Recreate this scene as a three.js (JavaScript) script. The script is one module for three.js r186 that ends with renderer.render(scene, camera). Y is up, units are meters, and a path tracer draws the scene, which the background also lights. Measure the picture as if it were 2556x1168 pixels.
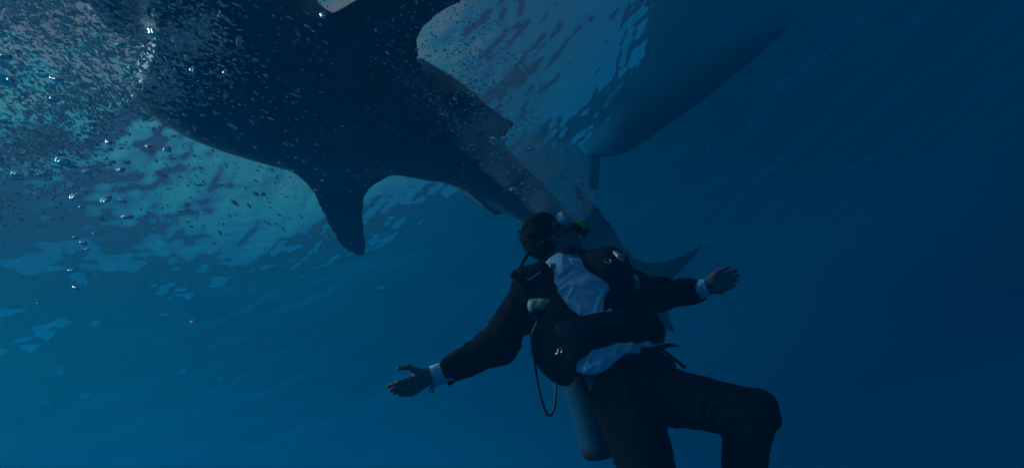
import * as THREE from 'three';
import { mergeGeometries, mergeVertices } from 'three/addons/utils/BufferGeometryUtils.js';
import { ImprovedNoise } from 'three/addons/math/ImprovedNoise.js';

// ---------------------------------------------------------------- camera
const W = 2556, H = 1168, F = 1150;                       // photograph size and focal length, in its pixels
const EYE = new THREE.Vector3(0, -6.5, 0);                // six and a half metres under the surface, which lies at y = 0
const PITCH = Math.asin(1150 / 2291), ROLL = -0.5278;     // looking steeply up, camera rolled to the right
const scene = new THREE.Scene();
const camera = new THREE.PerspectiveCamera(2 * Math.atan(H / 2 / F) * 180 / Math.PI, W / H, 0.03, 400);
camera.position.copy(EYE);
camera.up.set(-Math.sin(ROLL), Math.cos(ROLL) * Math.cos(PITCH), Math.cos(ROLL) * Math.sin(PITCH));
camera.lookAt(0, EYE.y + Math.sin(PITCH), -Math.cos(PITCH));
camera.updateMatrixWorld(true);

// ---------------------------------------------------------------- light: one sky, one sun, the haze of the water
const EXPOSURE = 2.05;
const SUN = new THREE.Vector3(-0.86, 0.5, 0.1).normalize();
function skyColor(x, y, z, out) {
  const e = Math.asin(THREE.MathUtils.clamp(y, -1, 1)), h = Math.hypot(x, z) || 1, sh = Math.hypot(SUN.x, SUN.z);
  const a = 0.5 + 0.5 * (x * SUN.x + z * SUN.z) / (h * sh);
  const base = [0.0, 0.1, 0.28], k = Math.pow(a, 1.5);  // base: lower sky, added as stand-in for the glow of deep water
  const low = [0.06 * k, 0.07 + 1.75 * k, 0.2 + 1.8 * k], top = [0.6, 0.64, 0.6];
  const t1 = THREE.MathUtils.smoothstep(e, 0.12, 0.75), t2 = THREE.MathUtils.smoothstep(e, 0.57, 0.9);
  for (let c = 0; c < 3; c++) { const b = base[c] + (low[c] - base[c]) * t1; out[c] = (b + (top[c] - b) * t2) * 0.145; }
  return out;
}
{
  const w = 512, h = 256, data = new Float32Array(w * h * 4), c = [0, 0, 0];
  for (let j = 0; j < h; j++) for (let i = 0; i < w; i++) {
    const up = ((j + 0.5) / h - 0.5) * Math.PI, r = ((i + 0.5) / w - 0.5) * 2 * Math.PI;
    skyColor(Math.cos(r) * Math.cos(up), Math.sin(up), Math.sin(r) * Math.cos(up), c);
    data.set([c[0], c[1], c[2], 1], (j * w + i) * 4);
  }
  const sky = new THREE.DataTexture(data, w, h, THREE.RGBAFormat, THREE.FloatType);
  sky.mapping = THREE.EquirectangularReflectionMapping; sky.magFilter = THREE.LinearFilter; sky.needsUpdate = true;
  scene.background = sky; scene.environment = sky;
}
const sun = new THREE.DirectionalLight(new THREE.Color().setRGB(0.55, 0.9, 1), 5.0);
sun.position.copy(SUN).multiplyScalar(40); sun.target.position.set(0, -5, 0);
sun.castShadow = true; sun.shadow.radius = 24; sun.shadow.mapSize.set(2048, 2048);
Object.assign(sun.shadow.camera, { left: -20, right: 20, top: 20, bottom: -20, near: 1, far: 90 });
scene.add(sun, sun.target);
scene.fog = new THREE.FogExp2(new THREE.Color().setRGB(0.0, 0.42, 0.95), 0.085);
const renderer = new THREE.WebGLRenderer({ antialias: true });
renderer.toneMapping = THREE.LinearToneMapping;
renderer.toneMappingExposure = EXPOSURE;
renderer.shadowMap.enabled = true;

// ---------------------------------------------------------------- helpers
let seed = 12345;
const rnd = () => { seed = (seed * 1664525 + 1013904223) >>> 0; return seed / 4294967296; };
const gauss = () => Math.sqrt(-2 * Math.log(rnd() + 1e-9)) * Math.cos(2 * Math.PI * rnd());
const V = (x, y, z) => new THREE.Vector3(x, y, z);
const N = new ImprovedNoise(), noise = (x, y, z) => N.noise(x + 31.7, y + 17.3, z + 71.9);
const clamp = THREE.MathUtils.clamp, lerp = THREE.MathUtils.lerp, smoothstep = THREE.MathUtils.smoothstep;
const ray = (px, py) => V((px - W / 2) / F, -(py - H / 2) / F, -1);                       // in the camera's axes, one metre deep
const at = (px, py, depth) => ray(px, py).multiplyScalar(depth).applyMatrix4(camera.matrixWorld);
const atY = (px, py, y) => { const d = ray(px, py).transformDirection(camera.matrixWorld); return d.multiplyScalar((y - EYE.y) / d.y).add(EYE); };
const toWorld = (x, y, z) => V(x, y, z).applyMatrix4(camera.matrixWorld);
const used = new Map();
const numbered = (name) => { const n = used.get(name) ?? 0; used.set(name, n + 1); return n ? `${name}_${String(n).padStart(3, '0')}` : name; };
function tag(o, label, category, group, kind) {
  if (label) o.userData.label = label;
  if (category) o.userData.category = category;
  if (group) o.userData.group = group;
  if (kind) o.userData.kind = kind;
  return o;
}
function put(name, geometry, material, parent = scene) {
  const m = new THREE.Mesh(geometry, material);
  m.name = parent === scene ? numbered(name) : name;
  m.castShadow = m.receiveShadow = true;
  parent.add(m);
  return m;
}
function base(name, position) { const g = new THREE.Group(); g.name = numbered(name); g.position.copy(position); scene.add(g); return g; }
const std = (rgb, roughness = 0.8, more = {}) => new THREE.MeshStandardMaterial({ color: new THREE.Color().setRGB(...rgb), roughness, ...more });
const phys = (rgb, roughness = 0.8, more = {}) => new THREE.MeshPhysicalMaterial({ color: new THREE.Color().setRGB(...rgb), roughness, ...more });

// smooth surface of a signed distance field (surface nets); f(x, y, z) < 0 inside
function skin(f, lo, hi, cell) {
  const nx = Math.ceil((hi[0] - lo[0]) / cell) + 1, ny = Math.ceil((hi[1] - lo[1]) / cell) + 1, nz = Math.ceil((hi[2] - lo[2]) / cell) + 1;
  const v = new Float32Array(nx * ny * nz), id = (i, j, k) => i + nx * (j + ny * k);
  // coarse skip: evaluate on every 4th point first, fill the rest where the surface may be near
  const S = 4, cx = Math.ceil(nx / S), cy = Math.ceil(ny / S), cz = Math.ceil(nz / S), reach = cell * S * 1.9;
  for (let K = 0; K < cz; K++) for (let J = 0; J < cy; J++) for (let I = 0; I < cx; I++) {
    const d = f(lo[0] + (I * S + 1.5) * cell, lo[1] + (J * S + 1.5) * cell, lo[2] + (K * S + 1.5) * cell);
    for (let k = K * S; k < Math.min(nz, K * S + S); k++) for (let j = J * S; j < Math.min(ny, J * S + S); j++) for (let i = I * S; i < Math.min(nx, I * S + S); i++)
      v[id(i, j, k)] = Math.abs(d) > reach ? d : f(lo[0] + i * cell, lo[1] + j * cell, lo[2] + k * cell);
  }
  const vert = new Int32Array(nx * ny * nz).fill(-1), pos = [], idx = [];
  const E = [[0, 1], [2, 3], [4, 5], [6, 7], [0, 2], [1, 3], [4, 6], [5, 7], [0, 4], [1, 5], [2, 6], [3, 7]];
  for (let k = 0; k < nz - 1; k++) for (let j = 0; j < ny - 1; j++) for (let i = 0; i < nx - 1; i++) {
    const c = [0, 1, 2, 3, 4, 5, 6, 7].map((n) => v[id(i + (n & 1), j + ((n >> 1) & 1), k + (n >> 2))]);
    let m = 0; for (let n = 0; n < 8; n++) if (c[n] < 0) m |= 1 << n;
    if (m === 0 || m === 255) continue;
    let x = 0, y = 0, z = 0, q = 0;
    for (const [a, b] of E) if ((c[a] < 0) !== (c[b] < 0)) {
      const t = c[a] / (c[a] - c[b]);
      x += (a & 1) + t * ((b & 1) - (a & 1)); y += ((a >> 1) & 1) + t * (((b >> 1) & 1) - ((a >> 1) & 1)); z += (a >> 2) + t * ((b >> 2) - (a >> 2)); q++;
    }
    vert[id(i, j, k)] = pos.length / 3;
    pos.push(lo[0] + (i + x / q) * cell, lo[1] + (j + y / q) * cell, lo[2] + (k + z / q) * cell);
  }
  const quad = (a, b, c, d, flip) => { if (a < 0 || b < 0 || c < 0 || d < 0) return; flip ? idx.push(a, c, b, a, d, c) : idx.push(a, b, c, a, c, d); };
  for (let k = 1; k < nz - 1; k++) for (let j = 1; j < ny - 1; j++) for (let i = 1; i < nx - 1; i++) {
    const s = v[id(i, j, k)] < 0;
    if (s !== v[id(i + 1, j, k)] < 0) quad(vert[id(i, j - 1, k - 1)], vert[id(i, j, k - 1)], vert[id(i, j, k)], vert[id(i, j - 1, k)], !s);
    if (s !== v[id(i, j + 1, k)] < 0) quad(vert[id(i - 1, j, k - 1)], vert[id(i - 1, j, k)], vert[id(i, j, k)], vert[id(i, j, k - 1)], !s);
    if (s !== v[id(i, j, k + 1)] < 0) quad(vert[id(i - 1, j - 1, k)], vert[id(i, j - 1, k)], vert[id(i, j, k)], vert[id(i - 1, j, k)], !s);
  }
  const g = new THREE.BufferGeometry();
  g.setAttribute('position', new THREE.Float32BufferAttribute(pos, 3));
  g.setIndex(idx);
  const nor = new Float32Array(pos.length), h = cell * 0.5;
  for (let i = 0; i < pos.length; i += 3) {
    const [x, y, z] = [pos[i], pos[i + 1], pos[i + 2]];
    let a = f(x + h, y, z) - f(x - h, y, z), b = f(x, y + h, z) - f(x, y - h, z), c = f(x, y, z + h) - f(x, y, z - h);
    const l = Math.hypot(a, b, c) || 1; nor[i] = a / l; nor[i + 1] = b / l; nor[i + 2] = c / l;
  }
  g.setAttribute('normal', new THREE.BufferAttribute(nor, 3));
  return g;
}
const smin = (a, b, k) => { const h = Math.max(k - Math.abs(a - b), 0) / k; return Math.min(a, b) - h * h * k * 0.25; };
const smax = (a, b, k) => -smin(-a, -b, k);
// tapered capsule a -> b
function cone(p, q, r0, r1) {
  const ax = p.x, ay = p.y, az = p.z, bx = q.x - ax, by = q.y - ay, bz = q.z - az, bb = bx * bx + by * by + bz * bz || 1e-9;
  return (x, y, z) => {
    const dx = x - ax, dy = y - ay, dz = z - az, t = clamp((dx * bx + dy * by + dz * bz) / bb, 0, 1);
    return Math.hypot(dx - bx * t, dy - by * t, dz - bz * t) - (r0 + (r1 - r0) * t);
  };
}
// signed distance to a polygon [[u, v], ...]
function polygon(pts) {
  const n = pts.length;
  return (u, v) => {
    let d = 1e9, s = 1;
    for (let i = 0, j = n - 1; i < n; j = i++) {
      const ex = pts[j][0] - pts[i][0], ey = pts[j][1] - pts[i][1], wx = u - pts[i][0], wy = v - pts[i][1];
      const t = clamp((wx * ex + wy * ey) / (ex * ex + ey * ey || 1e-9), 0, 1);
      d = Math.min(d, (wx - ex * t) ** 2 + (wy - ey * t) ** 2);
      const a = v >= pts[i][1], b = v < pts[j][1], c = ex * wy > ey * wx;
      if ((a && b && c) || (!a && !b && !c)) s = -s;
    }
    return s * Math.sqrt(d);
  };
}
function rounded(pts, n = 2) { for (let k = 0; k < n; k++) { const o = []; pts.forEach((p, i) => { const q = pts[(i + 1) % pts.length]; o.push([p[0] * 0.75 + q[0] * 0.25, p[1] * 0.75 + q[1] * 0.25], [p[0] * 0.25 + q[0] * 0.75, p[1] * 0.25 + q[1] * 0.75]); }); pts = o; } return pts; }
// a fin: a plate through three points of its plane, outlined by pixels of the photograph cast on that plane, thick inside and thin at the rim
function fin(outline, p0, p1, p2, thick, origin, round = 1) {
  const n = V().subVectors(p1, p0).cross(V().subVectors(p2, p0)).normalize(), a = V().subVectors(p1, p0).normalize(), b = V().crossVectors(n, a);
  const pts = outline.map(([x, y]) => { const d = ray(x, y).transformDirection(camera.matrixWorld), t = V().subVectors(p0, EYE).dot(n) / d.dot(n), p = d.multiplyScalar(t).add(EYE).sub(p0); return [p.dot(a), p.dot(b)]; });
  const poly = polygon(round ? rounded(pts, round) : pts), o = V().subVectors(p0, origin);
  const f = (x, y, z) => {
    const dx = x - o.x, dy = y - o.y, dz = z - o.z, h = Math.abs(dx * n.x + dy * n.y + dz * n.z);
    const d = poly(dx * a.x + dy * a.y + dz * a.z, dx * b.x + dy * b.y + dz * b.z);
    return smax(d, h - thick * (0.25 + 0.75 * smoothstep(-d, 0, thick * 5)), 0.02);
  };
  f.box = pts.map(([u, w]) => V().copy(o).addScaledVector(a, u).addScaledVector(b, w));
  return f;
}

// ---------------------------------------------------------------- the sea surface, seen from below
{
  const waves = [];
  for (let i = 0; i < 60; i++) {
    const L = 0.17 * Math.pow(50, rnd()), dir = -1.15 + gauss() * 0.75;
    waves.push([Math.cos(dir) * 2 * Math.PI / L, Math.sin(dir) * 2 * Math.PI / L, rnd() * 6.283, L, (L < 0.5 ? 0.043 : 0.036) * L / (2 * Math.PI)]);
  }
  const rings = 520, spokes = 900, r0 = 0.8, r1 = 90, pos = new Float32Array((rings + 1) * spokes * 3), nor = new Float32Array(pos.length), col = new Float32Array((rings + 1) * spokes * 4), idx = [];
  for (let i = 0; i <= rings; i++) for (let j = 0; j < spokes; j++) {
    const r = i ? r0 * Math.pow(r1 / r0, (i - 1) / (rings - 1)) : 0.01, a = j / spokes * 2 * Math.PI, x = Math.cos(a) * r, z = Math.sin(a) * r, n = (i * spokes + j);
    let y = 0, gx = 0, gz = 0;
    const wx = x + 0.55 * noise(x * 0.3, 0, z * 0.3), wz = z + 0.55 * noise(x * 0.3, 9, z * 0.3);
    const gust = 0.75 + 0.9 * noise(x * 0.18, 4, z * 0.18);
    for (const [kx, kz, p, L, A] of waves) {
      const g = A * (L < 1.9 ? gust : 1) * clamp(L / (r * 0.014) - 0.4, 0, 1), s = kx * wx + kz * wz + p;
      y += g * Math.sin(s) ; const c = g * Math.cos(s); gx += c * kx; gz += c * kz;
    }
    pos.set([x, y, z], n * 3);
    const l = Math.hypot(gx, 1, gz); nor.set([-gx / l, 1 / l, -gz / l], n * 3);
    col.set([1, 1, 1, (lerp(0.56, 0.81, smoothstep(x, -13, -6)) + 0.08 * smoothstep(x, -3, 7)) * (1 - smoothstep(r, 22, 70))], n * 4);  // opacity graded along x: lets more sun in on the left, shades the right
    if (i < rings) { const b = i * spokes + (j + 1) % spokes; idx.push(n, b, n + spokes, b, b + spokes, n + spokes); }
  }
  const g = new THREE.BufferGeometry();
  g.setAttribute('position', new THREE.BufferAttribute(pos, 3)); g.setAttribute('normal', new THREE.BufferAttribute(nor, 3)); g.setAttribute('color', new THREE.BufferAttribute(col, 4)); g.setIndex(idx);
  const m = phys([1, 1, 1], 0.03, { transmission: 1, thickness: 1, ior: 1.33, vertexColors: true, transparent: true, side: THREE.DoubleSide });
  tag(put('sea_surface', g, m), 'rippled underside of the sea surface with patches of bright sky', 'water', null, 'structure');
}

// ---------------------------------------------------------------- the whale shark
{
  const B = 1.625, hy = (y) => EYE.y + (y + 4) * B, O = atY(850, 250, hy(-1.2));
  // stations along the body: lower-left edge, upper-right edge (pixels), height of its middle
  const st = [[[215, 60], [330, -120], -0.95, 0.5], [[290, 165], [520, -230], -0.95, 0.62], [[470, 320], [700, -80], -0.98, 0.62], [[620, 378], [800, 20], -1.03, 0.66], [[760, 408], [930, 85], -1.1, 0.7], [[960, 412], [1035, 150], -1.2, 0.75], [[1100, 440], [1168, 246], -1.35, 0.8], [[1180, 474], [1236, 356], -1.5, 0.85], [[1288, 540], [1348, 462], -1.72, 0.9], [[1400, 628], [1462, 572], -1.95, 0.95], [[1535, 696], [1588, 652], -2.1, 0.9]]
    .map(([l, r, y, k]) => { const a = atY(l[0], l[1], hy(y)).sub(O), b = atY(r[0], r[1], hy(y)).sub(O); return { c: a.clone().add(b).multiplyScalar(0.5), w: a.distanceTo(b) / 2, k }; });
  if (0) console.log('whale', st.map((s) => s.c.clone().add(O).toArray().map((x) => x.toFixed(2)).join(',') + ' w' + s.w.toFixed(2)).join(' | '));
  const curve = new THREE.CatmullRomCurve3(st.map((s) => s.c)), M = 90, P = [];
  for (let i = 0; i <= M; i++) {
    const t = i / M, p = curve.getPoint(t), q = Math.min(st.length - 1.001, t * (st.length - 1)), j = Math.floor(q), u = q - j, cub = (k) => { const g = (n) => st[clamp(n, 0, st.length - 1)][k]; const [a, b, c, d] = [g(j - 1), g(j), g(j + 1), g(j + 2)]; return b + 0.5 * u * (c - a + u * (2 * a - 5 * b + 4 * c - d + u * (3 * (b - c) + d - a))); };
    const T = curve.getTangent(t); P.push({ p, s: V(T.z, 0, -T.x).normalize(), T, w: cub('w'), h: cub('w') * cub('k') });
  }
  const trunk = (x, y, z) => {
    let best = 1e9, bi = 0;
    for (let i = 0; i <= M; i += 3) { const p = P[i].p, d = (x - p.x) ** 2 + (y - p.y) ** 2 + (z - p.z) ** 2; if (d < best) { best = d; bi = i; } }
    for (let i = Math.max(0, bi - 2); i <= Math.min(M, bi + 2); i++) { const p = P[i].p, d = (x - p.x) ** 2 + (y - p.y) ** 2 + (z - p.z) ** 2; if (d < best) { best = d; bi = i; } }
    const { p, s, T, w, h } = P[bi], dx = x - p.x, dy = y - p.y, dz = z - p.z, along = dx * T.x + dy * T.y + dz * T.z;
    const side = dx * s.x + dz * s.z, up = dy - along * T.y;
    const over = bi === 0 ? Math.max(0, -along) : bi === M ? Math.max(0, along) : 0;
    return (Math.hypot(side / w, up / h, over / Math.min(w, h)) - 1) * Math.min(w, h) * 0.9;
  };
  const yf = -1.28;
  const f1 = fin([[700, 330], [745, 405], [790, 505], [836, 597], [866, 628], [890, 639], [909, 637], [915, 622], [908, 575], [905, 520], [912, 485], [930, 460], [952, 446], [962, 428], [955, 408], [900, 300]], atY(760, 400, hy(yf)), atY(950, 412, hy(yf)), atY(895, 637, hy(yf - 0.12)), 0.085, O);
  const f2 = fin([[860, 200], [780, 60], [818, 38], [900, -8], [1000, -50], [1120, -90], [1300, -150], [1330, -130], [1250, -50], [1160, 2], [1095, 32], [1058, 64], [1038, 105], [1032, 155], [980, 260]], atY(815, 45, hy(yf + 0.05)), atY(1035, 150, hy(yf + 0.05)), atY(1200, -80, hy(yf + 0.1)), 0.085, O);
  const pel = fin([[1150, 440], [1185, 478], [1208, 514], [1240, 543], [1244, 512], [1262, 505], [1290, 470]], atY(1190, 475, hy(-1.58)), atY(1260, 505, hy(-1.6)), atY(1236, 527, hy(-1.66)), 0.045, O, 1);
  const pel2 = fin([[1120, 240], [1150, 218], [1215, 262], [1296, 308], [1268, 326], [1238, 346], [1220, 380], [1180, 380]], atY(1170, 250, hy(-1.5)), atY(1230, 350, hy(-1.55)), atY(1284, 309, hy(-1.56)), 0.045, O, 1);
  const yt = -2.1, cb = at(1570, 670, 4.35 * B), c1 = at(1745, 612, 4.75 * B), c2 = at(1682, 828, 4.45 * B);
  const caud = fin([[1520, 600], [1572, 636], [1600, 650], [1650, 654], [1695, 640], [1770, 598], [1725, 652], [1690, 690], [1668, 705], [1655, 722], [1664, 765], [1694, 842], [1646, 814], [1610, 765], [1575, 715], [1530, 690]], cb, c1, c2, 0.06, O, 1);
  const lobe = fin([[1422, 440], [1466, 486], [1506, 534], [1548, 592], [1584, 652], [1560, 700], [1515, 680], [1482, 618], [1458, 552]], at(1570, 670, 4.35 * B), at(1425, 446, 4.3 * B), at(1500, 640, 4.33 * B), 0.06, O, 1);
  const F_ = (x, y, z) => smin(smin(smin(trunk(x, y, z), f1(x, y, z), 0.2), smin(f2(x, y, z), smin(pel(x, y, z), pel2(x, y, z), 0.05), 0.08), 0.2), smin(caud(x, y, z), lobe(x, y, z), 0.08), 0.16);
  const bb = new THREE.Box3(); for (const s of st) { bb.expandByPoint(s.c.clone().addScalar(s.w)); bb.expandByPoint(s.c.clone().addScalar(-s.w)); } for (const f of [f1, f2, pel, pel2, caud, lobe]) f.box.forEach((p) => bb.expandByPoint(p)); bb.expandByScalar(0.15);
  const g = skin(F_, bb.min.toArray(), bb.max.toArray(), 0.04);
  const c = new Float32Array(g.attributes.position.count * 3), pp = g.attributes.position, nn = g.attributes.normal;
  for (let i = 0; i < pp.count; i++) {
    const back = smoothstep(nn.getY(i), -0.25, 0.35), m = 0.9 + 0.35 * noise(pp.getX(i) * 3, pp.getY(i) * 3, pp.getZ(i) * 3);
    const cell = [Math.round(pp.getX(i) / 0.3), Math.round(pp.getY(i) / 0.3), Math.round(pp.getZ(i) / 0.3)], spot = 1 - smoothstep(Math.hypot(pp.getX(i) / 0.3 - cell[0] + 0.25 * Math.sin(cell[2] * 7.1), pp.getY(i) / 0.3 - cell[1], pp.getZ(i) / 0.3 - cell[2] + 0.25 * Math.sin(cell[0] * 5.3)), 0.12, 0.2), q = m * (1 + 1.1 * spot * (0.35 + 0.65 * back));
    c.set([lerp(0.10, 0.022, back) * q, lerp(0.17, 0.034, back) * q, lerp(0.2, 0.045, back) * q], i * 3);
  }
  g.setAttribute('color', new THREE.BufferAttribute(c, 3));
  const shark = base('whale_shark', O);
  tag(shark, 'huge dark whale shark gliding overhead just below the surface, seen from beneath', 'whale shark');
  put('body', g, std([1, 1, 1], 0.6, { vertexColors: true }), shark);
}

// ---------------------------------------------------------------- the boat whose hull hangs in the surface, far behind
{
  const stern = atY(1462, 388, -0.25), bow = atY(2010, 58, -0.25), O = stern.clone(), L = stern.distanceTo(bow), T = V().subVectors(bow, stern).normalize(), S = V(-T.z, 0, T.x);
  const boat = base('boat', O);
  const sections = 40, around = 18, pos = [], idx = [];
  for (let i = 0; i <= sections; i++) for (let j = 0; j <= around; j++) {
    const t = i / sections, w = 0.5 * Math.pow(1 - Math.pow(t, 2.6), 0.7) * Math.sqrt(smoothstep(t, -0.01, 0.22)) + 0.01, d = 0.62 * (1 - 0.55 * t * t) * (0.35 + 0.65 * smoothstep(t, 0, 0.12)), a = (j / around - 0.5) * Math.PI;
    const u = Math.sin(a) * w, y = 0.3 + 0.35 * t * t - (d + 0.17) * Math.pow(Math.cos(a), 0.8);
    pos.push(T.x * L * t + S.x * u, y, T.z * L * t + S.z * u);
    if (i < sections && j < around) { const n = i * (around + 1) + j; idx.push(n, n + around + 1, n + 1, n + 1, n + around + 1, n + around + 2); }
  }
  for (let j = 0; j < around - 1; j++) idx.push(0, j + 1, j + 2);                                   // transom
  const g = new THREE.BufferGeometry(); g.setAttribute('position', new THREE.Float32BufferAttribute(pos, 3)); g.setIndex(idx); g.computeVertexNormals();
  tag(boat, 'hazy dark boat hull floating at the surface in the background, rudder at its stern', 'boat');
  put('hull', g, phys([0.008, 0.13, 0.22], 1, { specularIntensity: 0.2, side: THREE.DoubleSide }), boat);  // water haze painted into the hull colour, a faded blue
  // rudder blade hanging from the stern
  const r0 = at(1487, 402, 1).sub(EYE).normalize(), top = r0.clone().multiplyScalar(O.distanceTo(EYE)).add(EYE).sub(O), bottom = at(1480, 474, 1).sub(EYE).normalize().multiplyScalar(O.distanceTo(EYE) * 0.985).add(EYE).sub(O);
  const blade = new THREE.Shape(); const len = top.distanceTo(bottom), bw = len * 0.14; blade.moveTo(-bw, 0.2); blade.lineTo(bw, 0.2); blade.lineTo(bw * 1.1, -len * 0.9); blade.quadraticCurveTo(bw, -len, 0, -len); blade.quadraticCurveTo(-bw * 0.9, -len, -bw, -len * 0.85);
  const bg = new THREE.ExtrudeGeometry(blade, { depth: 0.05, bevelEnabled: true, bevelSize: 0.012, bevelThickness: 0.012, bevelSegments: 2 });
  const m = put('rudder', bg, phys([0.008, 0.1, 0.17], 1, { specularIntensity: 0.2 }), boat); m.position.copy(top);  // rudder colour has the same haze mixed in
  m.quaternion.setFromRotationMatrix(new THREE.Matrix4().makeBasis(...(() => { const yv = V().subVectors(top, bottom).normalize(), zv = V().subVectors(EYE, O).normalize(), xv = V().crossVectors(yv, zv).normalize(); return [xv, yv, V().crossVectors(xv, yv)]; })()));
}

// ---------------------------------------------------------------- the diver in a suit
const P = (px, py, z) => ray(px, py).multiplyScalar(z);                         // camera axes, metres
const HIP = P(1560, 935, 1.92), ROOT = HIP.clone().applyMatrix4(camera.matrixWorld);
const bake = (g, origin = ROOT) => { g.applyMatrix4(camera.matrixWorld); g.translate(-origin.x, -origin.y, -origin.z); return g; };
const boxOf = (pts, pad) => { const b = new THREE.Box3().setFromPoints(pts).expandByScalar(pad); return [b.min.toArray(), b.max.toArray()]; };
const J = {
  pelvis: HIP, neck: P(1412, 676, 2.13), shR: P(1322, 726, 2.07), shL: P(1530, 692, 2.1),
  elR: P(1243, 862, 2.0), wrR: P(1078, 939, 1.93), elL: P(1640, 738, 2.24), wrL: P(1762, 719, 2.08),
  hipL: P(1592, 965, 1.86), knL: P(1882, 1030, 1.64), anL: P(1846, 1300, 1.78), hipR: P(1545, 995, 1.84), knR: P(1642, 1250, 1.56), anR: P(1600, 1560, 1.8),
};
const TR = V().subVectors(J.shL, J.shR).normalize(), TU0 = V().subVectors(J.neck, J.pelvis).normalize(), TF = V().crossVectors(TR, TU0).normalize(), TU = V().crossVectors(TF, TR).normalize();
const local = (p) => { const d = V().subVectors(p, HIP); return V(d.dot(TR), d.dot(TU), d.dot(TF)); };
// capsule in the torso's frame, flattened front to back
function slab(a, b, r0, r1, flat, cz = 0) {
  const A = local(a), B = local(b); A.z = (A.z * 0.35 + cz) * flat; B.z = (B.z * 0.35 + cz) * flat;
  const f = cone(A, B, r0, r1);
  return (x, y, z) => { const dx = x - HIP.x, dy = y - HIP.y, dz = z - HIP.z; return f(dx * TR.x + dy * TR.y + dz * TR.z, dx * TU.x + dy * TU.y + dz * TU.z, (dx * TF.x + dy * TF.y + dz * TF.z) * flat) * 0.85; };
}
const frontOf = (x, y, z) => (x - HIP.x) * TF.x + (y - HIP.y) * TF.y + (z - HIP.z) * TF.z;
const cut = (pts) => { const q = polygon(rounded(pts, 2)); return (x, y, z) => q(W / 2 - x / z * F, H / 2 + y / z * F) * -z / F; };   // clothing edges: a prism through the cloth
const folds = (x, y, z, s, a) => a * (noise(x * s, y * s, z * s) + 0.5 * noise(x * s * 2.1, y * s * 2.1 + 5, z * s * 2.1));
const joinAll = (fs, k) => (x, y, z) => { let d = fs[0](x, y, z); for (let i = 1; i < fs.length; i++) d = smin(d, fs[i](x, y, z), k); return d; };

// head frame: crown, face and side directions
const HF = V(0.7, 0.68, -0.2).normalize(), HC0 = V(-0.70, 0.66, -0.12), HC = HC0.addScaledVector(HF, -HC0.dot(HF)).normalize(), HS = V().crossVectors(HC, HF).normalize();
const HEAD = P(1374, 594, 2.16), hp = (s, c, f) => HEAD.clone().addScaledVector(HS, s).addScaledVector(HC, c).addScaledVector(HF, f);
const inHead = (g) => (x, y, z) => { const dx = x - HEAD.x, dy = y - HEAD.y, dz = z - HEAD.z; return g(dx * HS.x + dy * HS.y + dz * HS.z, dx * HC.x + dy * HC.y + dz * HC.z, dx * HF.x + dy * HF.y + dz * HF.z); };
const egg = (c, r) => (x, y, z) => (Math.hypot((x - c[0]) / r[0], (y - c[1]) / r[1], (z - c[2]) / r[2]) - 1) * Math.min(...r);
const skull = egg([0, 0.025, -0.012], [0.079, 0.1, 0.1]), jaw = egg([0, -0.055, 0.03], [0.062, 0.07, 0.068]), chin = egg([0, -0.105, 0.066], [0.026, 0.02, 0.024]);
const nose = cone(V(0, 0.012, 0.09), V(0, -0.03, 0.112), 0.01, 0.015), brow = cone(V(-0.042, 0.03, 0.08), V(0.042, 0.03, 0.08), 0.014, 0.014), lipU = cone(V(-0.022, -0.058, 0.09), V(0.022, -0.058, 0.09), 0.008, 0.008), lipL = cone(V(-0.02, -0.074, 0.087), V(0.02, -0.074, 0.087), 0.009, 0.009);
const eyes = [-1, 1].map((s) => egg([0.032 * s, 0.006, 0.082], [0.018, 0.012, 0.016])), balls = [-1, 1].map((s) => egg([0.032 * s, 0.006, 0.073], [0.013, 0.013, 0.013])), ears = [-1, 1].map((s) => egg([0.08 * s, -0.01, -0.012], [0.012, 0.032, 0.022]));
const headLocal = (x, y, z) => {
  let d = smin(skull(x, y, z), jaw(x, y, z), 0.05); d = smin(d, chin(x, y, z), 0.03); d = smin(d, brow(x, y, z), 0.02); d = smin(d, nose(x, y, z), 0.012); d = smin(d, Math.min(lipU(x, y, z), lipL(x, y, z)), 0.008);
  for (const e of eyes) d = smax(d, -e(x, y, z), 0.012); for (const b of balls) d = Math.min(d, b(x, y, z)); for (const e of ears) d = smin(d, e(x, y, z), 0.01);
  return d;
};
const headF = inHead(headLocal), neckF = cone(hp(0, -0.07, -0.03), J.neck, 0.06, 0.066);
// a hand from pixel joints: wrist, then five fingers each of knuckle, middle joint, tip with depths
function hand(wrist, palm, fingers, thumb) {
  const parts = [];
  fingers.forEach((f, i) => { const [a, b, c] = f, r = [0.0098, 0.0102, 0.0096, 0.0084][i]; parts.push([cone(wrist[i < 2 ? 0 : 1], a, 0.017, 0.0135), 0.016], [cone(a, b, r * 1.12, r), 0.005], [cone(b, c, r, r * 0.8), 0.003]); });
  parts.push([cone(wrist[0], thumb[0], 0.02, 0.019), 0.016], [cone(thumb[0], thumb[1], 0.0165, 0.0118), 0.008], [cone(thumb[1], thumb[2], 0.0115, 0.009), 0.003], [cone(palm[0], palm[1], 0.02, 0.017), 0.016]);
  return (x, y, z) => { let d = 1e9; for (const [g, k] of parts) d = smin(d, g(x, y, z), k); return d; };
}
const hr = hand([P(1074, 932, 1.925), P(1076, 946, 1.93)], [P(1052, 944, 1.92), P(1034, 972, 1.925)], [
  [P(1024, 946, 1.9), P(994, 955, 1.885), P(968, 964, 1.89)], [P(1020, 960, 1.91), P(990, 967, 1.885), P(974, 975, 1.875)], [P(1021, 972, 1.925), P(996, 978, 1.9), P(982, 981, 1.885)], [P(1026, 983, 1.94), P(1008, 986, 1.92), P(996, 985, 1.905)],
], [P(1046, 930, 1.905), P(1020, 916, 1.885), P(995, 919, 1.88)]);
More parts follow.
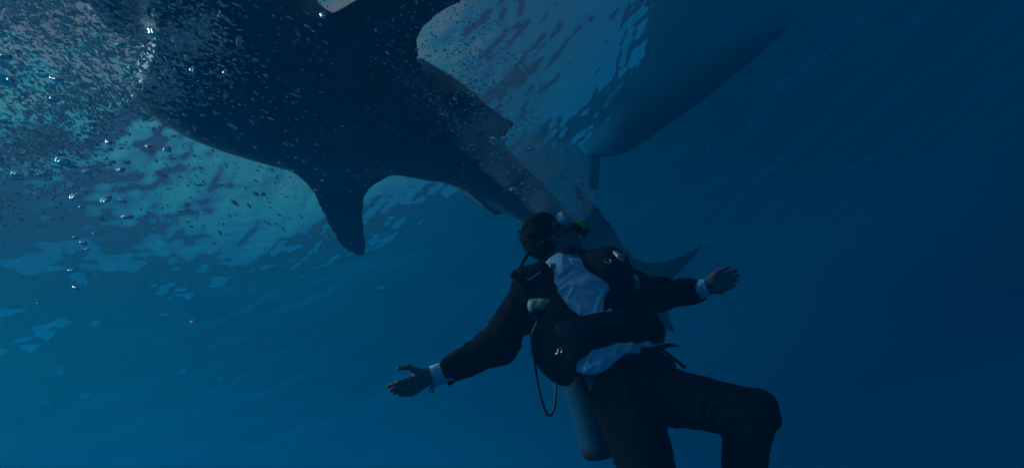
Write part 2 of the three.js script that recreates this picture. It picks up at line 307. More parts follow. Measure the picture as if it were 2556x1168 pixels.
const hl = hand([P(1768, 710, 2.075), P(1770, 724, 2.08)], [P(1784, 704, 2.06), P(1800, 722, 2.06)], [
  [P(1804, 688, 2.045), P(1824, 680, 2.035), P(1840, 675, 2.05)], [P(1810, 699, 2.04), P(1830, 692, 2.025), P(1843, 687, 2.03)], [P(1809, 711, 2.045), P(1829, 704, 2.03), P(1840, 700, 2.03)], [P(1802, 724, 2.055), P(1822, 719, 2.04), P(1834, 713, 2.04)],
], [P(1783, 692, 2.06), P(1797, 675, 2.035), P(1818, 668, 2.02)]);
const limbs = joinAll([slab(P(1560, 950, 1.92), P(1500, 850, 1.97), 0.15, 0.14, 1.4), slab(P(1500, 850, 1.97), P(1430, 730, 2.06), 0.14, 0.15, 1.4), cone(J.shR, J.shL, 0.06, 0.06), neckF,
  cone(J.shR, J.elR, 0.05, 0.042), cone(J.elR, J.wrR, 0.042, 0.027), cone(J.shL, J.elL, 0.05, 0.042), cone(J.elL, J.wrL, 0.042, 0.027),
  cone(J.hipL, J.knL, 0.085, 0.058), cone(J.knL, J.anL, 0.056, 0.04), cone(J.hipR, J.knR, 0.085, 0.058), cone(J.knR, J.anR, 0.056, 0.04)], 0.03);
const mats = {
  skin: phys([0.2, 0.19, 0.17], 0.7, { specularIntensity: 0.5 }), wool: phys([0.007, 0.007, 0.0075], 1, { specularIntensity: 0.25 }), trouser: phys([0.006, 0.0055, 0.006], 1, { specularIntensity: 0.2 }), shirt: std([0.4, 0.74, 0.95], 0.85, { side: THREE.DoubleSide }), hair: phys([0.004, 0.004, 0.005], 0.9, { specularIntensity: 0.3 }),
  rubber: phys([0.008, 0.009, 0.01], 0.6, { specularIntensity: 0.5 }), nylon: phys([0.008, 0.0085, 0.009], 0.85, { specularIntensity: 0.4 }), steel: std([0.75, 0.77, 0.78], 0.3, { metalness: 1 }), lime: std([0.42, 0.62, 0.08], 0.6), pale: std([0.42, 0.5, 0.32], 0.75), silicone: phys([0.3, 0.55, 0.75], 0.4), white: std([0.78, 0.8, 0.8], 0.6),
};
const diver = base('person', ROOT);
tag(diver, 'diver in black suit and white shirt floating with arms spread and head thrown back', 'person');
{
  const all = Object.values(J), [lo, hi] = boxOf(all, 0.16);
  const bodyG = skin(joinAll([limbs, headF], 0.02), lo, hi, 0.011);
  const parts = [bodyG];
  for (const [f, c, r, cell] of [[hr, P(1024, 950, 1.91), 0.135, 0.0034], [hl, P(1802, 704, 2.05), 0.115, 0.0034], [headF, HEAD, 0.17, 0.005]])
    parts.push(skin(f, c.clone().addScalar(-r).toArray(), c.clone().addScalar(r).toArray(), cell));
  put('body', bake(mergeGeometries(parts)), mats.skin, diver);
}
const partS = (name, f, pts, pad, cell, mat, parent = diver) => { const [lo, hi] = boxOf(pts, pad); return put(name, bake(skin(f, lo, hi, cell)), mat, parent); };
// hair
{
  const strands = (x, y, z) => 0.003 * noise(x * 70, y * 30, z * 70) + 0.003 * noise(x * 25, y * 25, z * 25);
  const f = inHead((x, y, z) => smax(Math.min(skull(x, y, z) - 0.012 - strands(x, y, z), 1), smax(-(y - 0.05 + (z < 0.02 ? 0.14 : 0) + z * 0.2), z - 0.075 + Math.max(0, 0.04 - y) * 1.1, 0.03), 0.012));
  const hair = partS('hair', f, [HEAD], 0.16, 0.005, mats.hair);
  const locks = [];                                          // loose locks that float up off the scalp
  for (let i = 0; i < 170; i++) {
    const a = rnd() * 6.283, h = rnd() * 2 - 0.75, n = V(Math.cos(a), h, Math.sin(a)).normalize();
    if (n.z > 0.45 || (n.y < -0.2 && n.z > -0.3)) continue;
    const p = hp(n.x * 0.086, 0.025 + n.y * 0.107, -0.012 + n.z * 0.107), out = V().addScaledVector(HS, n.x).addScaledVector(HC, n.y).addScaledVector(HF, n.z), up = V(-0.436, 0.748, -0.5), l = 0.007 + 0.013 * rnd();
    const w = V(gauss(), gauss(), gauss()).multiplyScalar(0.35), d1 = out.clone().multiplyScalar(0.5).add(w).addScaledVector(up, 0.4).multiplyScalar(l), q1 = p.clone().add(d1), q2 = q1.clone().addScaledVector(up, l * 0.7).addScaledVector(w, l * 0.4);
    const g = new THREE.TubeGeometry(new THREE.CatmullRomCurve3([p.clone().addScaledVector(out, -0.012), q1, q2]), 6, 0.0055, 5), pa = g.attributes.position, c = new THREE.CatmullRomCurve3([p.clone().addScaledVector(out, -0.012), q1, q2]);
    for (let k = 0; k < pa.count; k++) { const t = Math.floor(k / 6) / 6, o = c.getPointAt(t), s = 1 - 0.9 * t * t; pa.setXYZ(k, o.x + (pa.getX(k) - o.x) * s, o.y + (pa.getY(k) - o.y) * s, o.z + (pa.getZ(k) - o.z) * s); }
    g.deleteAttribute('uv'); locks.push(g);
  }
  hair.geometry = mergeGeometries([hair.geometry, bake(mergeGeometries(locks))]);
}
// suit jacket
const vee = cut([[1372, 628], [1383, 668], [1384, 702], [1399, 742], [1430, 777], [1463, 796], [1501, 785], [1510, 748], [1524, 712], [1496, 690], [1462, 652], [1440, 625]]);
const chestF = joinAll([slab(P(1484, 862, 1.97), P(1440, 745, 2.05), 0.245, 0.215, 1.45), slab(P(1440, 745, 2.05), P(1424, 705, 2.1), 0.19, 0.13, 1.3), cone(P(1334, 722, 2.07), P(1525, 692, 2.1), 0.085, 0.085)], 0.09);
const hem = cut([[1150, 560], [1150, 800], [1322, 872], [1336, 905], [1360, 938], [1392, 957], [1424, 966], [1438, 930], [1443, 900], [1470, 884], [1532, 864], [1592, 852], [1640, 860], [1700, 850], [1800, 800], [1800, 560]]);
const sleeveR = joinAll([cone(P(1322, 728, 2.07), P(1244, 860, 2.0), 0.083, 0.078), cone(P(1244, 860, 2.0), P(1106, 932, 1.94), 0.077, 0.055)], 0.05);
const sleeveL = joinAll([cone(P(1530, 698, 2.1), P(1640, 737, 2.24), 0.085, 0.077), cone(P(1640, 737, 2.24), P(1752, 725, 2.09), 0.074, 0.054)], 0.05);
{
  const cuffR = V().subVectors(P(1106, 932, 1.94), P(1244, 860, 2.0)).normalize(), cuffL = V().subVectors(P(1752, 725, 2.09), P(1640, 737, 2.24)).normalize(), eR = P(1106, 932, 1.94), eL = P(1752, 725, 2.09);
  const past = (e, n, x, y, z) => (x - e.x) * n.x + (y - e.y) * n.y + (z - e.z) * n.z;
  const hollow = (g, e, n) => (x, y, z) => { const d = g(x, y, z), q = past(e, n, x, y, z); return smax(smax(d, q, 0.006), q > -0.03 ? -(d + 0.006) : -1, 0.004); };
  const flank = joinAll([cone(P(1382, 868, 2.0), P(1412, 925, 1.96), 0.085, 0.07), slab(P(1470, 862, 1.98), P(1582, 822, 1.98), 0.2, 0.135, 1.38, -0.005)], 0.05);
  const trunkF = (x, y, z) => { let d = smin(chestF(x, y, z), flank(x, y, z), 0.07); d = smax(d, hem(x, y, z), 0.01); return frontOf(x, y, z) > -0.02 ? smax(d, -vee(x, y, z), 0.01) : d; };
  const sr = hollow(sleeveR, eR, cuffR), sl = hollow(sleeveL, eL, cuffL);
  const f = (x, y, z) => { const t = trunkF(x, y, z), a = Math.min(sr(x, y, z), sl(x, y, z)); return smin(t, a, 0.04) + folds(x, y, z, 13, 0.0075) + 0.0045 * Math.sin((x * 0.45 + y) * 85 + 6 * noise(x * 7, y * 7, z * 7)) * Math.max(0, 0.25 + noise(x * 6, y * 6, z * 6 + 4)); };
  partS('jacket', f, [P(1150, 900, 1.95), P(1780, 720, 2.1), P(1420, 650, 2.12), P(1500, 970, 1.95), J.elL, P(1450, 800, 1.8), P(1450, 800, 2.2)], 0.1, 0.008, mats.wool);
}
// white shirt: front, collar, cuffs
{
  const base_ = (x, y, z) => smin(chestF(x, y, z) + 0.014, slab1(x, y, z) + 0.0, 0.06);
  const slab1 = slab(P(1560, 925, 1.92), P(1490, 850, 1.97), 0.165, 0.2, 1.4);
  const fold = (x, y, z) => { const u = (x - HIP.x) * TR.x + (y - HIP.y) * TR.y + (z - HIP.z) * TR.z, v = (x - HIP.x) * TU.x + (y - HIP.y) * TU.y + (z - HIP.z) * TU.z, a = u * 0.8 + v * 0.6, b = v * 0.8 - u * 0.6; const r1 = 1 - Math.min(1, 2.6 * Math.abs(noise(a * 7, b * 19, 3))), r2 = 1 - Math.min(1, 2.6 * Math.abs(noise(b * 8 + 4, a * 22, 9))); return -0.009 * r1 * r1 - 0.005 * r2 * r2 + 0.006 * noise(u * 8, v * 8, 1); };
  const show1 = cut([[1340, 600], [1360, 690], [1375, 755], [1415, 800], [1463, 822], [1520, 805], [1540, 750], [1570, 700], [1500, 620], [1430, 590]]), show2 = cut([[1400, 885], [1440, 882], [1530, 852], [1640, 845], [1720, 845], [1720, 900], [1640, 930], [1500, 1000], [1400, 980]]);
  const top = cut([[1340, 655], [1384, 650], [1440, 640], [1500, 650], [1600, 700], [1680, 880], [1640, 890], [1600, 885], [1560, 880], [1508, 935], [1440, 935], [1410, 900], [1350, 800]]);
  partS('shirt', (x, y, z) => smax(base_(x, y, z) + fold(x, y, z), Math.max(top(x, y, z), Math.min(show1(x, y, z), show2(x, y, z))), 0.01), [P(1380, 660, 2.1), P(1640, 900, 1.9), P(1450, 800, 1.75), P(1440, 940, 2.0)], 0.08, 0.0065, mats.shirt);
  // collar: two leaves round the neck
  const leaf = (pts, d, thick) => { const q = polygon(pts); return (x, y, z) => { const px = W / 2 - x / z * F, py = H / 2 + y / z * F, u = q(px, py) * -z / F; return smax(u, Math.abs(d(px, py) + z) - thick, 0.004) + folds(x, y, z, 20, 0.002); }; };
  const lf = leaf([[1360, 656], [1372, 644], [1394, 630], [1408, 634], [1424, 650], [1436, 664], [1412, 676], [1396, 690], [1386, 670]], (px, py) => 2.015 - 0.0011 * (py - 630) + 0.0006 * Math.abs(px - 1405), 0.006);
  const rf = leaf([[1424, 652], [1440, 642], [1456, 652], [1466, 668], [1476, 690], [1452, 686], [1432, 668]], (px, py) => 2.01 - 0.0011 * (py - 630) + 0.0008 * Math.abs(px - 1430), 0.006);
  const stand = (x, y, z) => { const d = neckF(x, y, z) - 0.016, t = V().subVectors(J.neck, V(x, y, z)).dot(TU); return smax(smax(d, -d - 0.008, 0.004), smax(-(t + 0.045), t - 0.05, 0.01), 0.004); };
  partS('collar', (x, y, z) => Math.min(stand(x, y, z), lf(x, y, z), rf(x, y, z)), [P(1360, 630, 1.97), P(1480, 690, 1.97), P(1410, 660, 2.2)], 0.05, 0.005, mats.shirt);
  for (const [a, b, r] of [[P(1122, 925, 1.945), P(1077, 939, 1.93), 0.045], [P(1742, 724, 2.1), P(1770, 716, 2.072), 0.043]]) {
    const n = V().subVectors(b, a).normalize(), g = cone(a, b.clone().addScaledVector(n, 0.1), r, r * 0.9);
    partS('shirt_cuff', (x, y, z) => { const d = g(x, y, z) + folds(x, y, z, 22, 0.003), q = (x - b.x) * n.x + (y - b.y) * n.y + (z - b.z) * n.z; return smax(smax(d, -d - 0.005, 0.003), q, 0.003); }, [a, b], 0.06, 0.004, mats.shirt);
  }
}
// trousers
{
  const legs = joinAll([slab(P(1590, 925, 1.92), P(1560, 965, 1.9), 0.16, 0.165, 1.3), cone(P(1600, 978, 1.86), P(1878, 1030, 1.64), 0.125, 0.08), cone(P(1905, 1012, 1.63), P(1905, 1030, 1.63), 0.05, 0.055), cone(P(1872, 1040, 1.64), P(1842, 1300, 1.78), 0.082, 0.066), cone(P(1560, 985, 1.86), P(1640, 1250, 1.56), 0.145, 0.083), cone(P(1640, 1250, 1.56), J.anR, 0.083, 0.07)], 0.02);
  const kn = P(1850, 1060, 1.6), cr = P(1600, 980, 1.7), crease = (x, y, z) => { const a = Math.hypot(x - kn.x, y - kn.y, z - kn.z), b = Math.hypot(x - cr.x, y - cr.y, z - cr.z), w = noise(x * 8, y * 8, z * 8); return 0.005 * Math.exp(-a * a / 0.03) * Math.sin(a * 120 + w * 5) + 0.0035 * Math.exp(-b * b / 0.06) * Math.sin((y * 0.7 + x * 0.7) * 90 + w * 6) + 0.002 * Math.sin((x * 0.3 - y) * 60 + 7 * w) * Math.max(0, noise(x * 5, y * 5, 3)) * 2; };
  const waist = cut([[1498, 920], [1516, 886], [1542, 864], [1570, 868], [1590, 880], [1614, 872], [1640, 861], [1652, 874], [1668, 888], [1704, 908], [2060, 900], [2060, 1700], [1300, 1700], [1420, 1040], [1470, 985]]);
  partS('trousers', (x, y, z) => smax(legs(x, y, z), waist(x, y, z), 0.012) + folds(x, y, z, 9, 0.008) + crease(x, y, z), [P(1480, 880, 2.05), P(1960, 1000, 1.64), J.anL, J.knR, P(1600, 1330, 1.6), P(1600, 1000, 1.65)], 0.12, 0.0095, mats.trouser);
}
const tubeG = (pts, r, n = 40) => new THREE.TubeGeometry(new THREE.CatmullRomCurve3(pts), n, r, 8);
// buoyancy vest over the jacket
{
  const lobeL = joinAll([cone(P(1482, 662, 2.03), P(1522, 660, 2.03), 0.066, 0.074), cone(P(1522, 668, 2.0), P(1545, 700, 2.02), 0.075, 0.07), cone(P(1545, 700, 2.04), P(1560, 800, 1.97), 0.05, 0.045), cone(P(1466, 925, 1.95), P(1466, 975, 1.95), 0.032, 0.028)], 0.05);
  const lobeR = joinAll([cone(P(1306, 690, 2.03), P(1352, 686, 2.02), 0.045, 0.05), cone(P(1334, 705, 2.03), P(1349, 770, 1.985), 0.046, 0.046), cone(P(1349, 770, 1.985), P(1366, 850, 1.955), 0.046, 0.05)], 0.04);
  const back = slab(P(1500, 880, 2.1), P(1425, 720, 2.2), 0.16, 0.15, 1.6, -0.13);
  const vest = put('buoyancy_vest', bake(skin((x, y, z) => Math.min(lobeL(x, y, z), lobeR(x, y, z), back(x, y, z)) + folds(x, y, z, 15, 0.006), ...boxOf([P(1290, 640, 2.0), P(1600, 900, 1.9), P(1430, 700, 2.4), P(1300, 800, 1.9), P(1500, 880, 2.3)], 0.1), 0.008)), mats.nylon, diver);
  const band = new THREE.CatmullRomCurve3([P(1392, 828, 1.79), P(1440, 812, 1.765), P(1490, 798, 1.765), P(1560, 790, 1.79)]);
  const strap = (name, curve, w, t, mat, taper = 0) => { const n = 24, pos = [], idx = [], up = TU; for (let i = 0; i <= n; i++) { const c = curve.getPoint(i / n), T = curve.getTangent(i / n), s = V().crossVectors(T, V(0, 0, 1)).normalize(), k = w * (1 - taper * i / n); for (const [a, b] of [[-1, 1], [1, 1], [1, -1], [-1, -1]]) { const q = c.clone().addScaledVector(s, a * k).add(V(0, 0, b * t)); pos.push(q.x, q.y, q.z); } if (i < n) for (let e = 0; e < 4; e++) { const a = i * 4 + e, b = i * 4 + (e + 1) % 4; idx.push(a, b, a + 4, b, b + 4, a + 4); } } const e = n * 4; idx.push(0, 2, 1, 0, 3, 2, e, e + 1, e + 2, e, e + 2, e + 3); const g = new THREE.BufferGeometry(); g.setAttribute('position', new THREE.Float32BufferAttribute(pos, 3)); g.setIndex(idx); g.computeVertexNormals(); return put(name, bake(g), mat, vest); };
  tag(strap('waist_strap', band, 0.026, 0.003, std([0.022, 0.024, 0.026], 0.8)), 'broad dark waist strap across the belly');
  strap('strap_end', new THREE.CatmullRomCurve3([P(1600, 880, 1.8), P(1640, 872, 1.83), P(1668, 862, 1.84), P(1696, 864, 1.84)]), 0.019, 0.003, mats.nylon, 0.85);
  strap('strap_end', new THREE.CatmullRomCurve3([P(1648, 868, 1.84), P(1680, 893, 1.82), P(1712, 918, 1.78)]), 0.0065, 0.003, mats.nylon);
  strap('strap_end', new THREE.CatmullRomCurve3([P(1640, 812, 1.95), P(1652, 822, 1.95), P(1660, 836, 1.95)]), 0.006, 0.002, mats.nylon, 0.5);
  // rings and buckles
  const bar = (pts, r, mat, name) => put(name, bake(tubeG(pts, r, 24)), mat, vest);
  bar([P(1314, 694, 1.955), P(1322, 697, 1.95), P(1334, 689, 1.95), P(1345, 682, 1.955), P(1347, 678, 1.965)], 0.0026, mats.steel, 'ring');
  bar([P(1509, 652, 1.885), P(1514, 655, 1.88), P(1522, 657, 1.88), P(1526, 651, 1.885), P(1521, 648, 1.89)], 0.003, mats.steel, 'ring');
  bar([P(1388, 884, 1.775), P(1392, 881, 1.77), P(1394, 872, 1.77), P(1400, 868, 1.775), P(1403, 874, 1.775), P(1401, 881, 1.775)], 0.0028, mats.steel, 'ring');
  const plate = (outline, z, depth, mat, name) => { const c = outline.reduce((s, p) => [s[0] + p[0] / outline.length, s[1] + p[1] / outline.length], [0, 0]), o = P(c[0], c[1], z), sh = new THREE.Shape(outline.map(([x, y]) => new THREE.Vector2((x - c[0]) * z / F, -(y - c[1]) * z / F))), g = new THREE.ExtrudeGeometry(sh, { depth, bevelEnabled: true, bevelSize: 0.002, bevelThickness: 0.002, bevelSegments: 2 }); g.rotateX(-0.9); g.scale(1, 1.6, 1); g.translate(o.x, o.y, o.z); return put(name, bake(g), mat, vest); };
  plate([[1533, 632], [1540, 634], [1549, 640], [1541, 641]], 1.93, 0.006, mats.white, 'buckle');
  plate([[1537, 643], [1560, 640], [1558, 650], [1553, 654]], 1.94, 0.008, std([0.2, 0.24, 0.28], 0.4), 'buckle');
  plate([[1562, 690], [1570, 685], [1578, 687], [1591, 698]], 1.99, 0.006, mats.white, 'buckle');
  plate([[1583, 700], [1594, 702], [1595, 722], [1584, 722]], 1.99, 0.012, std([0.16, 0.2, 0.18], 0.6), 'buckle');
  plate([[1372, 664], [1386, 663], [1387, 667], [1374, 668]], 1.96, 0.006, std([0.3, 0.34, 0.38], 0.5), 'buckle');
  // ribbed inflator on the shoulder
  const rib = []; for (let i = 0; i < 12; i++) { const t = i / 11, g = new THREE.TorusGeometry(0.017, 0.0045, 8, 16); g.lookAt(V(0.75, -0.55, 0.35)); const o = P(lerp(1281, 1310, t), lerp(684, 711, t), 1.97); g.translate(o.x, o.y, o.z); rib.push(g); }
  put('inflator_hose', bake(mergeGeometries(rib)), mats.rubber, vest);
}
// mask
{
  const g = inHead((x, y, z) => { const front = Math.abs(z - 0.105 + x * x * 4) - 0.022, oval = egg([0, 0.01, 0.1], [0.082, 0.046, 1])(x, y, 0.1), inner = egg([0, 0.012, 0.1], [0.07, 0.034, 1])(x, y, 0.1); return smax(smax(front, oval, 0.008), -inner, 0.004); });
  const mask = partS('dive_mask', g, [hp(0, 0.01, 0.1)], 0.11, 0.0045, mats.silicone);
  const lens = new THREE.SphereGeometry(1, 24, 12); lens.scale(0.072, 0.036, 0.004);
  lens.applyMatrix4(new THREE.Matrix4().makeBasis(HS, HC, HF)); const o = hp(0, 0.012, 0.112); lens.translate(o.x, o.y, o.z);
  put('lens', bake(lens), phys([0.9, 0.95, 1], 0.03, { transmission: 0.9, thickness: 0, ior: 1.5 }), mask);
  const ring = []; for (let i = 0; i <= 20; i++) { const a = -2.5 + i / 20 * 5; ring.push(hp(Math.sin(a) * 0.09, 0.012 + 0.012 * Math.cos(a * 2), -Math.cos(a) * -0.1 - 0.014)); }
  put('mask_strap', bake(tubeG(ring, 0.008, 60)), mats.rubber, mask);
}
// wrist bracelet with two hanging ends
{
  const c = P(1078, 944, 1.93), n = V().subVectors(J.wrR, J.elR).normalize(), g = new THREE.TorusGeometry(0.034, 0.0035, 8, 30); g.lookAt(n); g.translate(c.x, c.y, c.z);
  const ends = [g]; for (const [x, y] of [[1073, 980], [1080, 981]]) ends.push(tubeG([P(1079, 962, 1.92), P(x + 1, 970, 1.92), P(x, y, 1.92)], 0.0028, 10));
  put('bracelet', bake(mergeGeometries(ends)), mats.rubber, diver);
}
// ---------------------------------------------------------------- what the diver carries
{
  const a = P(1418, 832, 2.26), b = P(1508, 1130, 2.18), n = V().subVectors(b, a), len = n.length();
  const pts = [[0.0, 0], [0.03, 0.002], [0.055, 0.008], [0.075, 0.02], [0.094, 0.038], [0.099, 0.06], [0.099, len - 0.09], [0.08, len - 0.04], [0.05, len - 0.01], [0.02, len]].map(([r, y]) => new THREE.Vector2(r, y));
  const tank = base('scuba_tank', b.clone().applyMatrix4(camera.matrixWorld)), T0 = b.clone().applyMatrix4(camera.matrixWorld);
  tag(tank, 'blue grey scuba tank hanging behind the hips of the suited diver', 'scuba tank');
  const place = (g) => { g.applyQuaternion(new THREE.Quaternion().setFromUnitVectors(V(0, 1, 0), n.clone().negate().normalize())); g.translate(b.x, b.y, b.z); return bake(g, T0); };
  put('cylinder', place(new THREE.LatheGeometry(pts, 48)), phys([0.008, 0.085, 0.145], 0.9, { specularIntensity: 0.3 }), tank);
  put('tank_boot', place(new THREE.LatheGeometry([[0.06, -0.006], [0.098, 0.004], [0.1035, 0.02], [0.1035, 0.05], [0.0995, 0.052]].map(([r, y]) => new THREE.Vector2(r, y)), 48)), mats.rubber, tank);
  const valve = new THREE.CylinderGeometry(0.02, 0.024, 0.08, 20); valve.translate(0, len + 0.03, 0); const knob = new THREE.CylinderGeometry(0.022, 0.022, 0.04, 16); knob.rotateZ(Math.PI / 2); knob.translate(0.05, len + 0.05, 0);
  put('valve', place(mergeGeometries([valve, knob])), mats.steel, tank);
}
{
  const c = hp(0, -0.064, 0.145), T0 = c.clone().applyMatrix4(camera.matrixWorld), reg = base('scuba_regulator', T0);
  tag(reg, 'regulator with yellow green cover in the mouth of the suited diver', 'regulator');
  const turn = new THREE.Matrix4().makeBasis(HS, HC, HF), set = (g, s, y, z) => { g.applyMatrix4(turn); const o = hp(s, y, z); g.translate(o.x, o.y, o.z); return bake(g, T0); };
  const body = new THREE.LatheGeometry([[0, -0.03], [0.024, -0.03], [0.034, -0.015], [0.036, 0.008], [0.033, 0.014], [0, 0.014]].map(([r, y]) => new THREE.Vector2(r, y)), 32); body.rotateX(Math.PI / 2);
  const mouth = new THREE.CylinderGeometry(0.016, 0.02, 0.04, 20); mouth.rotateX(Math.PI / 2); mouth.translate(0, 0.006, -0.045); const tee = new THREE.CapsuleGeometry(0.014, 0.07, 6, 14); tee.rotateZ(Math.PI / 2); tee.translate(0, -0.034, -0.01);
  put('second_stage', set(mergeGeometries([body.toNonIndexed(), mouth.toNonIndexed(), tee.toNonIndexed()].map((g) => { g.deleteAttribute('uv'); return g; })), 0, -0.064, 0.145), mats.rubber, reg);
  const cover = new THREE.LatheGeometry([[0.014, 0.022], [0.022, 0.0225], [0.03, 0.017], [0.0365, 0.008], [0.0375, -0.012], [0.0355, -0.012]].map(([r, y]) => new THREE.Vector2(r, y)), 32); cover.rotateX(Math.PI / 2);
  const cv = put('cover', set(cover, 0, -0.064, 0.145), mats.lime, reg);
  const btn = new THREE.CylinderGeometry(0.014, 0.015, 0.012, 24); btn.rotateX(Math.PI / 2); put('purge_button', set(btn, 0, -0.064, 0.16), mats.rubber, cv);
  put('hose', bake(tubeG([hp(-0.03, -0.06, 0.13), hp(-0.09, -0.05, 0.09), hp(-0.12, -0.02, 0.0), P(1345, 660, 2.22), P(1390, 700, 2.3), P(1405, 780, 2.33), P(1412, 815, 2.27)], 0.0065, 60), T0), mats.rubber, reg);
  put('hose', bake(tubeG([P(1400, 790, 2.3), P(1372, 700, 2.27), P(1345, 636, 2.2), P(1326, 628, 2.13), P(1309, 648, 2.07), P(1299, 672, 2.02), P(1294, 694, 1.99)], 0.0085, 60), T0), mats.rubber, reg);
}
{
  const c = P(1345, 762, 1.83), T0 = c.clone().applyMatrix4(camera.matrixWorld), oct = base('spare_regulator', T0);
  tag(oct, 'pale yellow green spare regulator clipped to the chest under the shoulder', 'regulator');
  const shell = (() => { const b1 = cone(P(1330, 757, 1.835), P(1350, 756, 1.83), 0.017, 0.016), b2 = cone(P(1348, 757, 1.83), P(1367, 752, 1.845), 0.013, 0.007), b3 = cone(P(1328, 766, 1.84), P(1352, 764, 1.84), 0.016, 0.011); return (x, y, z) => smin(smin(b1(x, y, z), b2(x, y, z), 0.015), b3(x, y, z), 0.02) + folds(x, y, z, 60, 0.0035); })();
  put('cover', bake(skin(shell, ...boxOf([P(1322, 750, 1.83), P(1370, 770, 1.84)], 0.04), 0.0035), T0), mats.pale, oct);
  put('second_stage', bake(skin(joinAll([cone(P(1332, 775, 1.85), P(1350, 775, 1.85), 0.022, 0.02), cone(P(1340, 785, 1.86), P(1345, 800, 1.86), 0.014, 0.012)], 0.01), ...boxOf([P(1325, 765, 1.85), P(1355, 800, 1.86)], 0.05), 0.005), T0), mats.rubber, oct);
  put('hose', bake(tubeG([P(1345, 798, 1.87), P(1330, 830, 1.9), P(1328, 862, 1.93), P(1334, 895, 1.94), P(1340, 940, 1.94), P(1350, 990, 1.94), P(1364, 1030, 1.95), P(1374, 1038, 1.96), P(1383, 1020, 1.98), P(1387, 985, 2.0), P(1389, 950, 2.03), P(1400, 920, 2.12)], 0.0056, 90), T0), std([0.05, 0.06, 0.045], 0.55), oct);
}

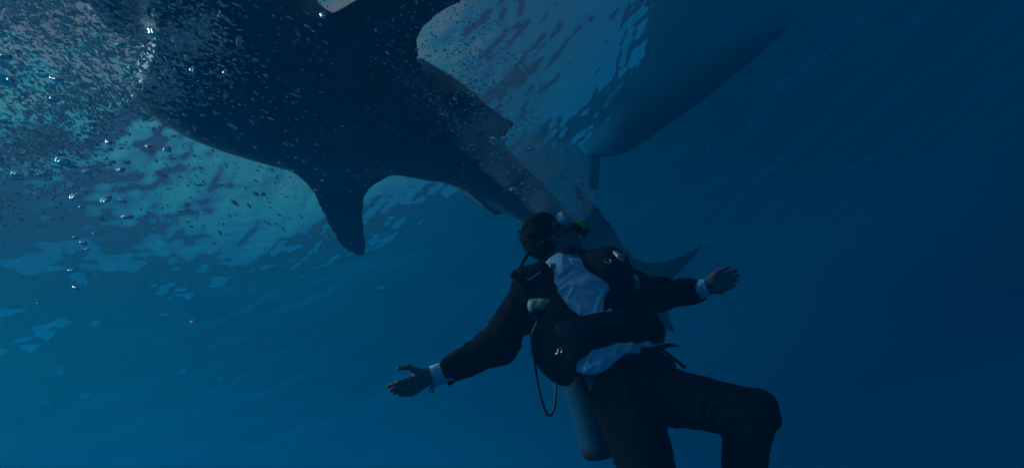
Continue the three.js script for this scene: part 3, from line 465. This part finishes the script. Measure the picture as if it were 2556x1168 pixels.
// ---------------------------------------------------------------- bubbles
{
  const makeBubble = (k) => { const g = mergeVertices(new THREE.IcosahedronGeometry(1, 3).deleteAttribute('uv').deleteAttribute('normal')), p = g.attributes.position; for (let i = 0; i < p.count; i++) { const s = 1 + 0.28 * noise(p.getX(i) * 0.9 + k * 7, p.getY(i) * 0.9, p.getZ(i) * 0.9) + 0.1 * noise(p.getX(i) * 2.2, p.getY(i) * 2.2 + k * 3, p.getZ(i) * 2.2); p.setXYZ(i, p.getX(i) * s, p.getY(i) * s, p.getZ(i) * s); } g.computeVertexNormals(); const ix = g.index.array; for (let i = 0; i < ix.length; i += 3) { const t = ix[i]; ix[i] = ix[i + 1]; ix[i + 1] = t; } const n = g.attributes.normal.array; for (let i = 0; i < n.length; i++) n[i] = -n[i]; return g; };
  const kinds = [0, 1, 2].map(makeBubble), air = phys([0.4, 0.62, 0.7], 0.6, { transmission: 0.64, thickness: 0, ior: 1.33, specularIntensity: 0.3 }), clear = phys([0.6, 0.75, 0.82], 0.05, { transmission: 1, thickness: 1, ior: 1.33 });
  const q0 = camera.quaternion.clone(), M = new THREE.Matrix4();
  const pose = (pos, r, long, angle) => { const q = q0.clone().multiply(new THREE.Quaternion().setFromEuler(new THREE.Euler(gauss() * 0.5, gauss() * 0.5, angle + gauss() * 0.25))); return M.compose(pos, q, V(r * long, r * (0.62 + 0.25 * rnd()), r * (0.8 + 0.3 * rnd()))).clone(); };
  const swarm = (name, label, list) => { const per = kinds.map(() => []); list.forEach((m, i) => per[i % 3].push(m)); const root = new THREE.Group(); root.name = numbered(name); tag(root, label, 'bubbles', null, 'stuff'); scene.add(root); per.forEach((ms, k) => { const im = new THREE.InstancedMesh(kinds[k], air, ms.length); im.name = 'bubble'; ms.forEach((m, i) => im.setMatrixAt(i, m)); tag(im, null, null, null, 'stuff'); root.add(im); }); };
  // churned bubbles streaming past, upper left
  const left = [];
  while (left.length < 7500) {
    const x = -40 + rnd() * 860, y = -40 + rnd() * 620, edge = 1 - smoothstep(x * 0.55 + y, 330, 640) , dense = Math.max(0.04, edge * (1 - smoothstep(x, 430, 720))) * (0.55 + 0.9 * noise(x * 0.006, y * 0.009, 2));
    if (rnd() > dense) continue;
    const depth = 1.2 + 1.9 * rnd(), big = rnd() < 0.05 ? 2.1 : 1;
    left.push(pose(at(x, y, depth), (1.6 + 2.6 * rnd() * rnd()) * big * depth / F, 1.7 + rnd() * 1.2, -0.42));
  }
  swarm('bubble_stream', 'dense stream of small bubbles across the upper left over the shark head', left);
  // the diver's breath, rising straight up and spreading: a mist of the finest bubbles with larger ones in it
  const mouth = hp(0, -0.06, 0.16).applyMatrix4(camera.matrixWorld), breath = [], mist = [];
  const puff = (t) => { const s = 0.06 + 0.21 * Math.sqrt(t) + 0.06 * t, a = rnd() * 6.283, k = Math.sqrt(rnd()) * s; return V(Math.cos(a) * k - 0.04 * t, t, Math.sin(a) * k + 0.02); };
  while (mist.length < 45000) {
    const t = Math.pow(rnd(), 0.8) * 1.25, d = puff(t), c = noise(d.x * 6, d.y * 5, d.z * 6) + 0.5 * noise(d.x * 14, d.y * 12, d.z * 14);
    if (rnd() > smoothstep(c, -0.25, 0.35) * (1 - smoothstep(t, 0.55, 1.25))) continue;
    mist.push(M.compose(mouth.clone().add(d), q0, V(1, 0.8, 1).multiplyScalar(0.0008 + 0.0011 * rnd() * rnd())).clone());
  }
  while (breath.length < 2300) {
    const t = Math.pow(rnd(), 0.75) * 1.9, d = puff(t);
    if (noise(d.x * 5, d.y * 4, d.z * 5) < 0) continue;
    breath.push(pose(mouth.clone().add(d), 0.0016 + 0.0045 * Math.pow(rnd(), 3) * (rnd() < 0.03 ? 2 : 1), 1.5 + rnd() * 0.8, -0.2));
  }
  swarm('bubble_plume', 'plume of exhaled bubbles rising from the regulator of the diver', breath);
  swarm('bubble_mist', 'pale mist of finest bubbles in the exhaled plume above the head of the diver', mist);
  const fine = [];
  for (let i = 0; i < 1500; i++) { const side = rnd() < 0.6, x = side ? rnd() * 900 : 700 + rnd() * 620, y = side ? 420 + rnd() * 520 * rnd() : 60 + rnd() * 420, depth = 1.2 + 2.2 * rnd(); fine.push(pose(at(x, y, depth), (0.8 + 1.3 * rnd() * rnd()) * depth / F, 1.4, -0.2)); }
  for (let i = 0; i < 260; i++) { const depth = 1.5 + 3 * rnd(); fine.push(pose(at(rnd() * W, 300 + rnd() * 868, depth), (0.6 + 0.7 * rnd() * rnd()) * depth / F, 1.2, -0.2)); }
  swarm('fine_bubbles', 'fine scattered bubbles and specks drifting through the open water', fine);
  // single larger bubbles
  const singles = [[184, 490, 11], [263, 497, 13], [305, 501, 9], [316, 541, 11], [416, 371, 9], [155, 403, 16], [40, 434, 13], [97, 436, 9], [214, 428, 10], [300, 423, 10], [314, 404, 9], [278, 404, 9], [66, 257, 10], [130, 245, 13], [10, 140, 15], [18, 200, 22], [140, 195, 16], [385, 80, 18], [270, 355, 9], [370, 365, 8], [172, 416, 7], [200, 516, 6], [186, 593, 6], [207, 607, 7], [216, 622, 6], [178, 674, 7], [187, 720, 8], [530, 607, 6], [482, 802, 6], [667, 852, 5], [805, 40, 9], [1052, 150, 12], [235, 582, 5], [645, 652, 5], [92, 757, 4], [388, 573, 4], [1234, 352, 10], [1258, 348, 9], [1322, 374, 9], [300, 110, 12], [330, 170, 9], [560, 180, 8], [480, 175, 10]];
  const own = { '530,607': 'lone bubble between the bright patches left of the drooping pectoral fin', '482,802': 'lone dark bubble in open blue water below the lit patches', '667,852': 'lowest lone bubble, in open blue water above the outstretched hand', '805,40': 'bright bubble in the notch ahead of the upper pectoral fin', '1052,150': 'dark bubble at the rear root of the upper pectoral fin', '316,541': 'dark bubble just below the edge of the large bright window', '1234,352': 'pale bubble at the left rim of the exhaled plume', '1258,348': 'pale bubble just inside the left rim of the exhaled plume', '1322,374': 'pale bubble in the middle of the exhaled plume', '645,652': 'small bubble under the tip of the drooping pectoral fin', '178,674': 'upper of two bubbles one above the other, far left', '187,720': 'lower of two bubbles one above the other, far left', '18,200': 'biggest dark bubble, cut by the left edge of the view' };
  singles.forEach(([x, y, r]) => { const depth = y > 330 && x > 1200 ? 2.1 : 1.0 + rnd() * 0.5; const b = put('air_bubble', kinds[Math.floor(rnd() * 3)], clear); pose(at(x, y, depth), r * 0.85 * depth / F, 1.25, -0.2).decompose(b.position, b.quaternion, b.scale); tag(b, own[[x, y].join()] ?? 'single larger air bubble adrift in front of the bright surface on the left', 'bubble', own[[x, y].join()] ? null : 'larger single bubbles'); });
}

renderer.render(scene, camera);
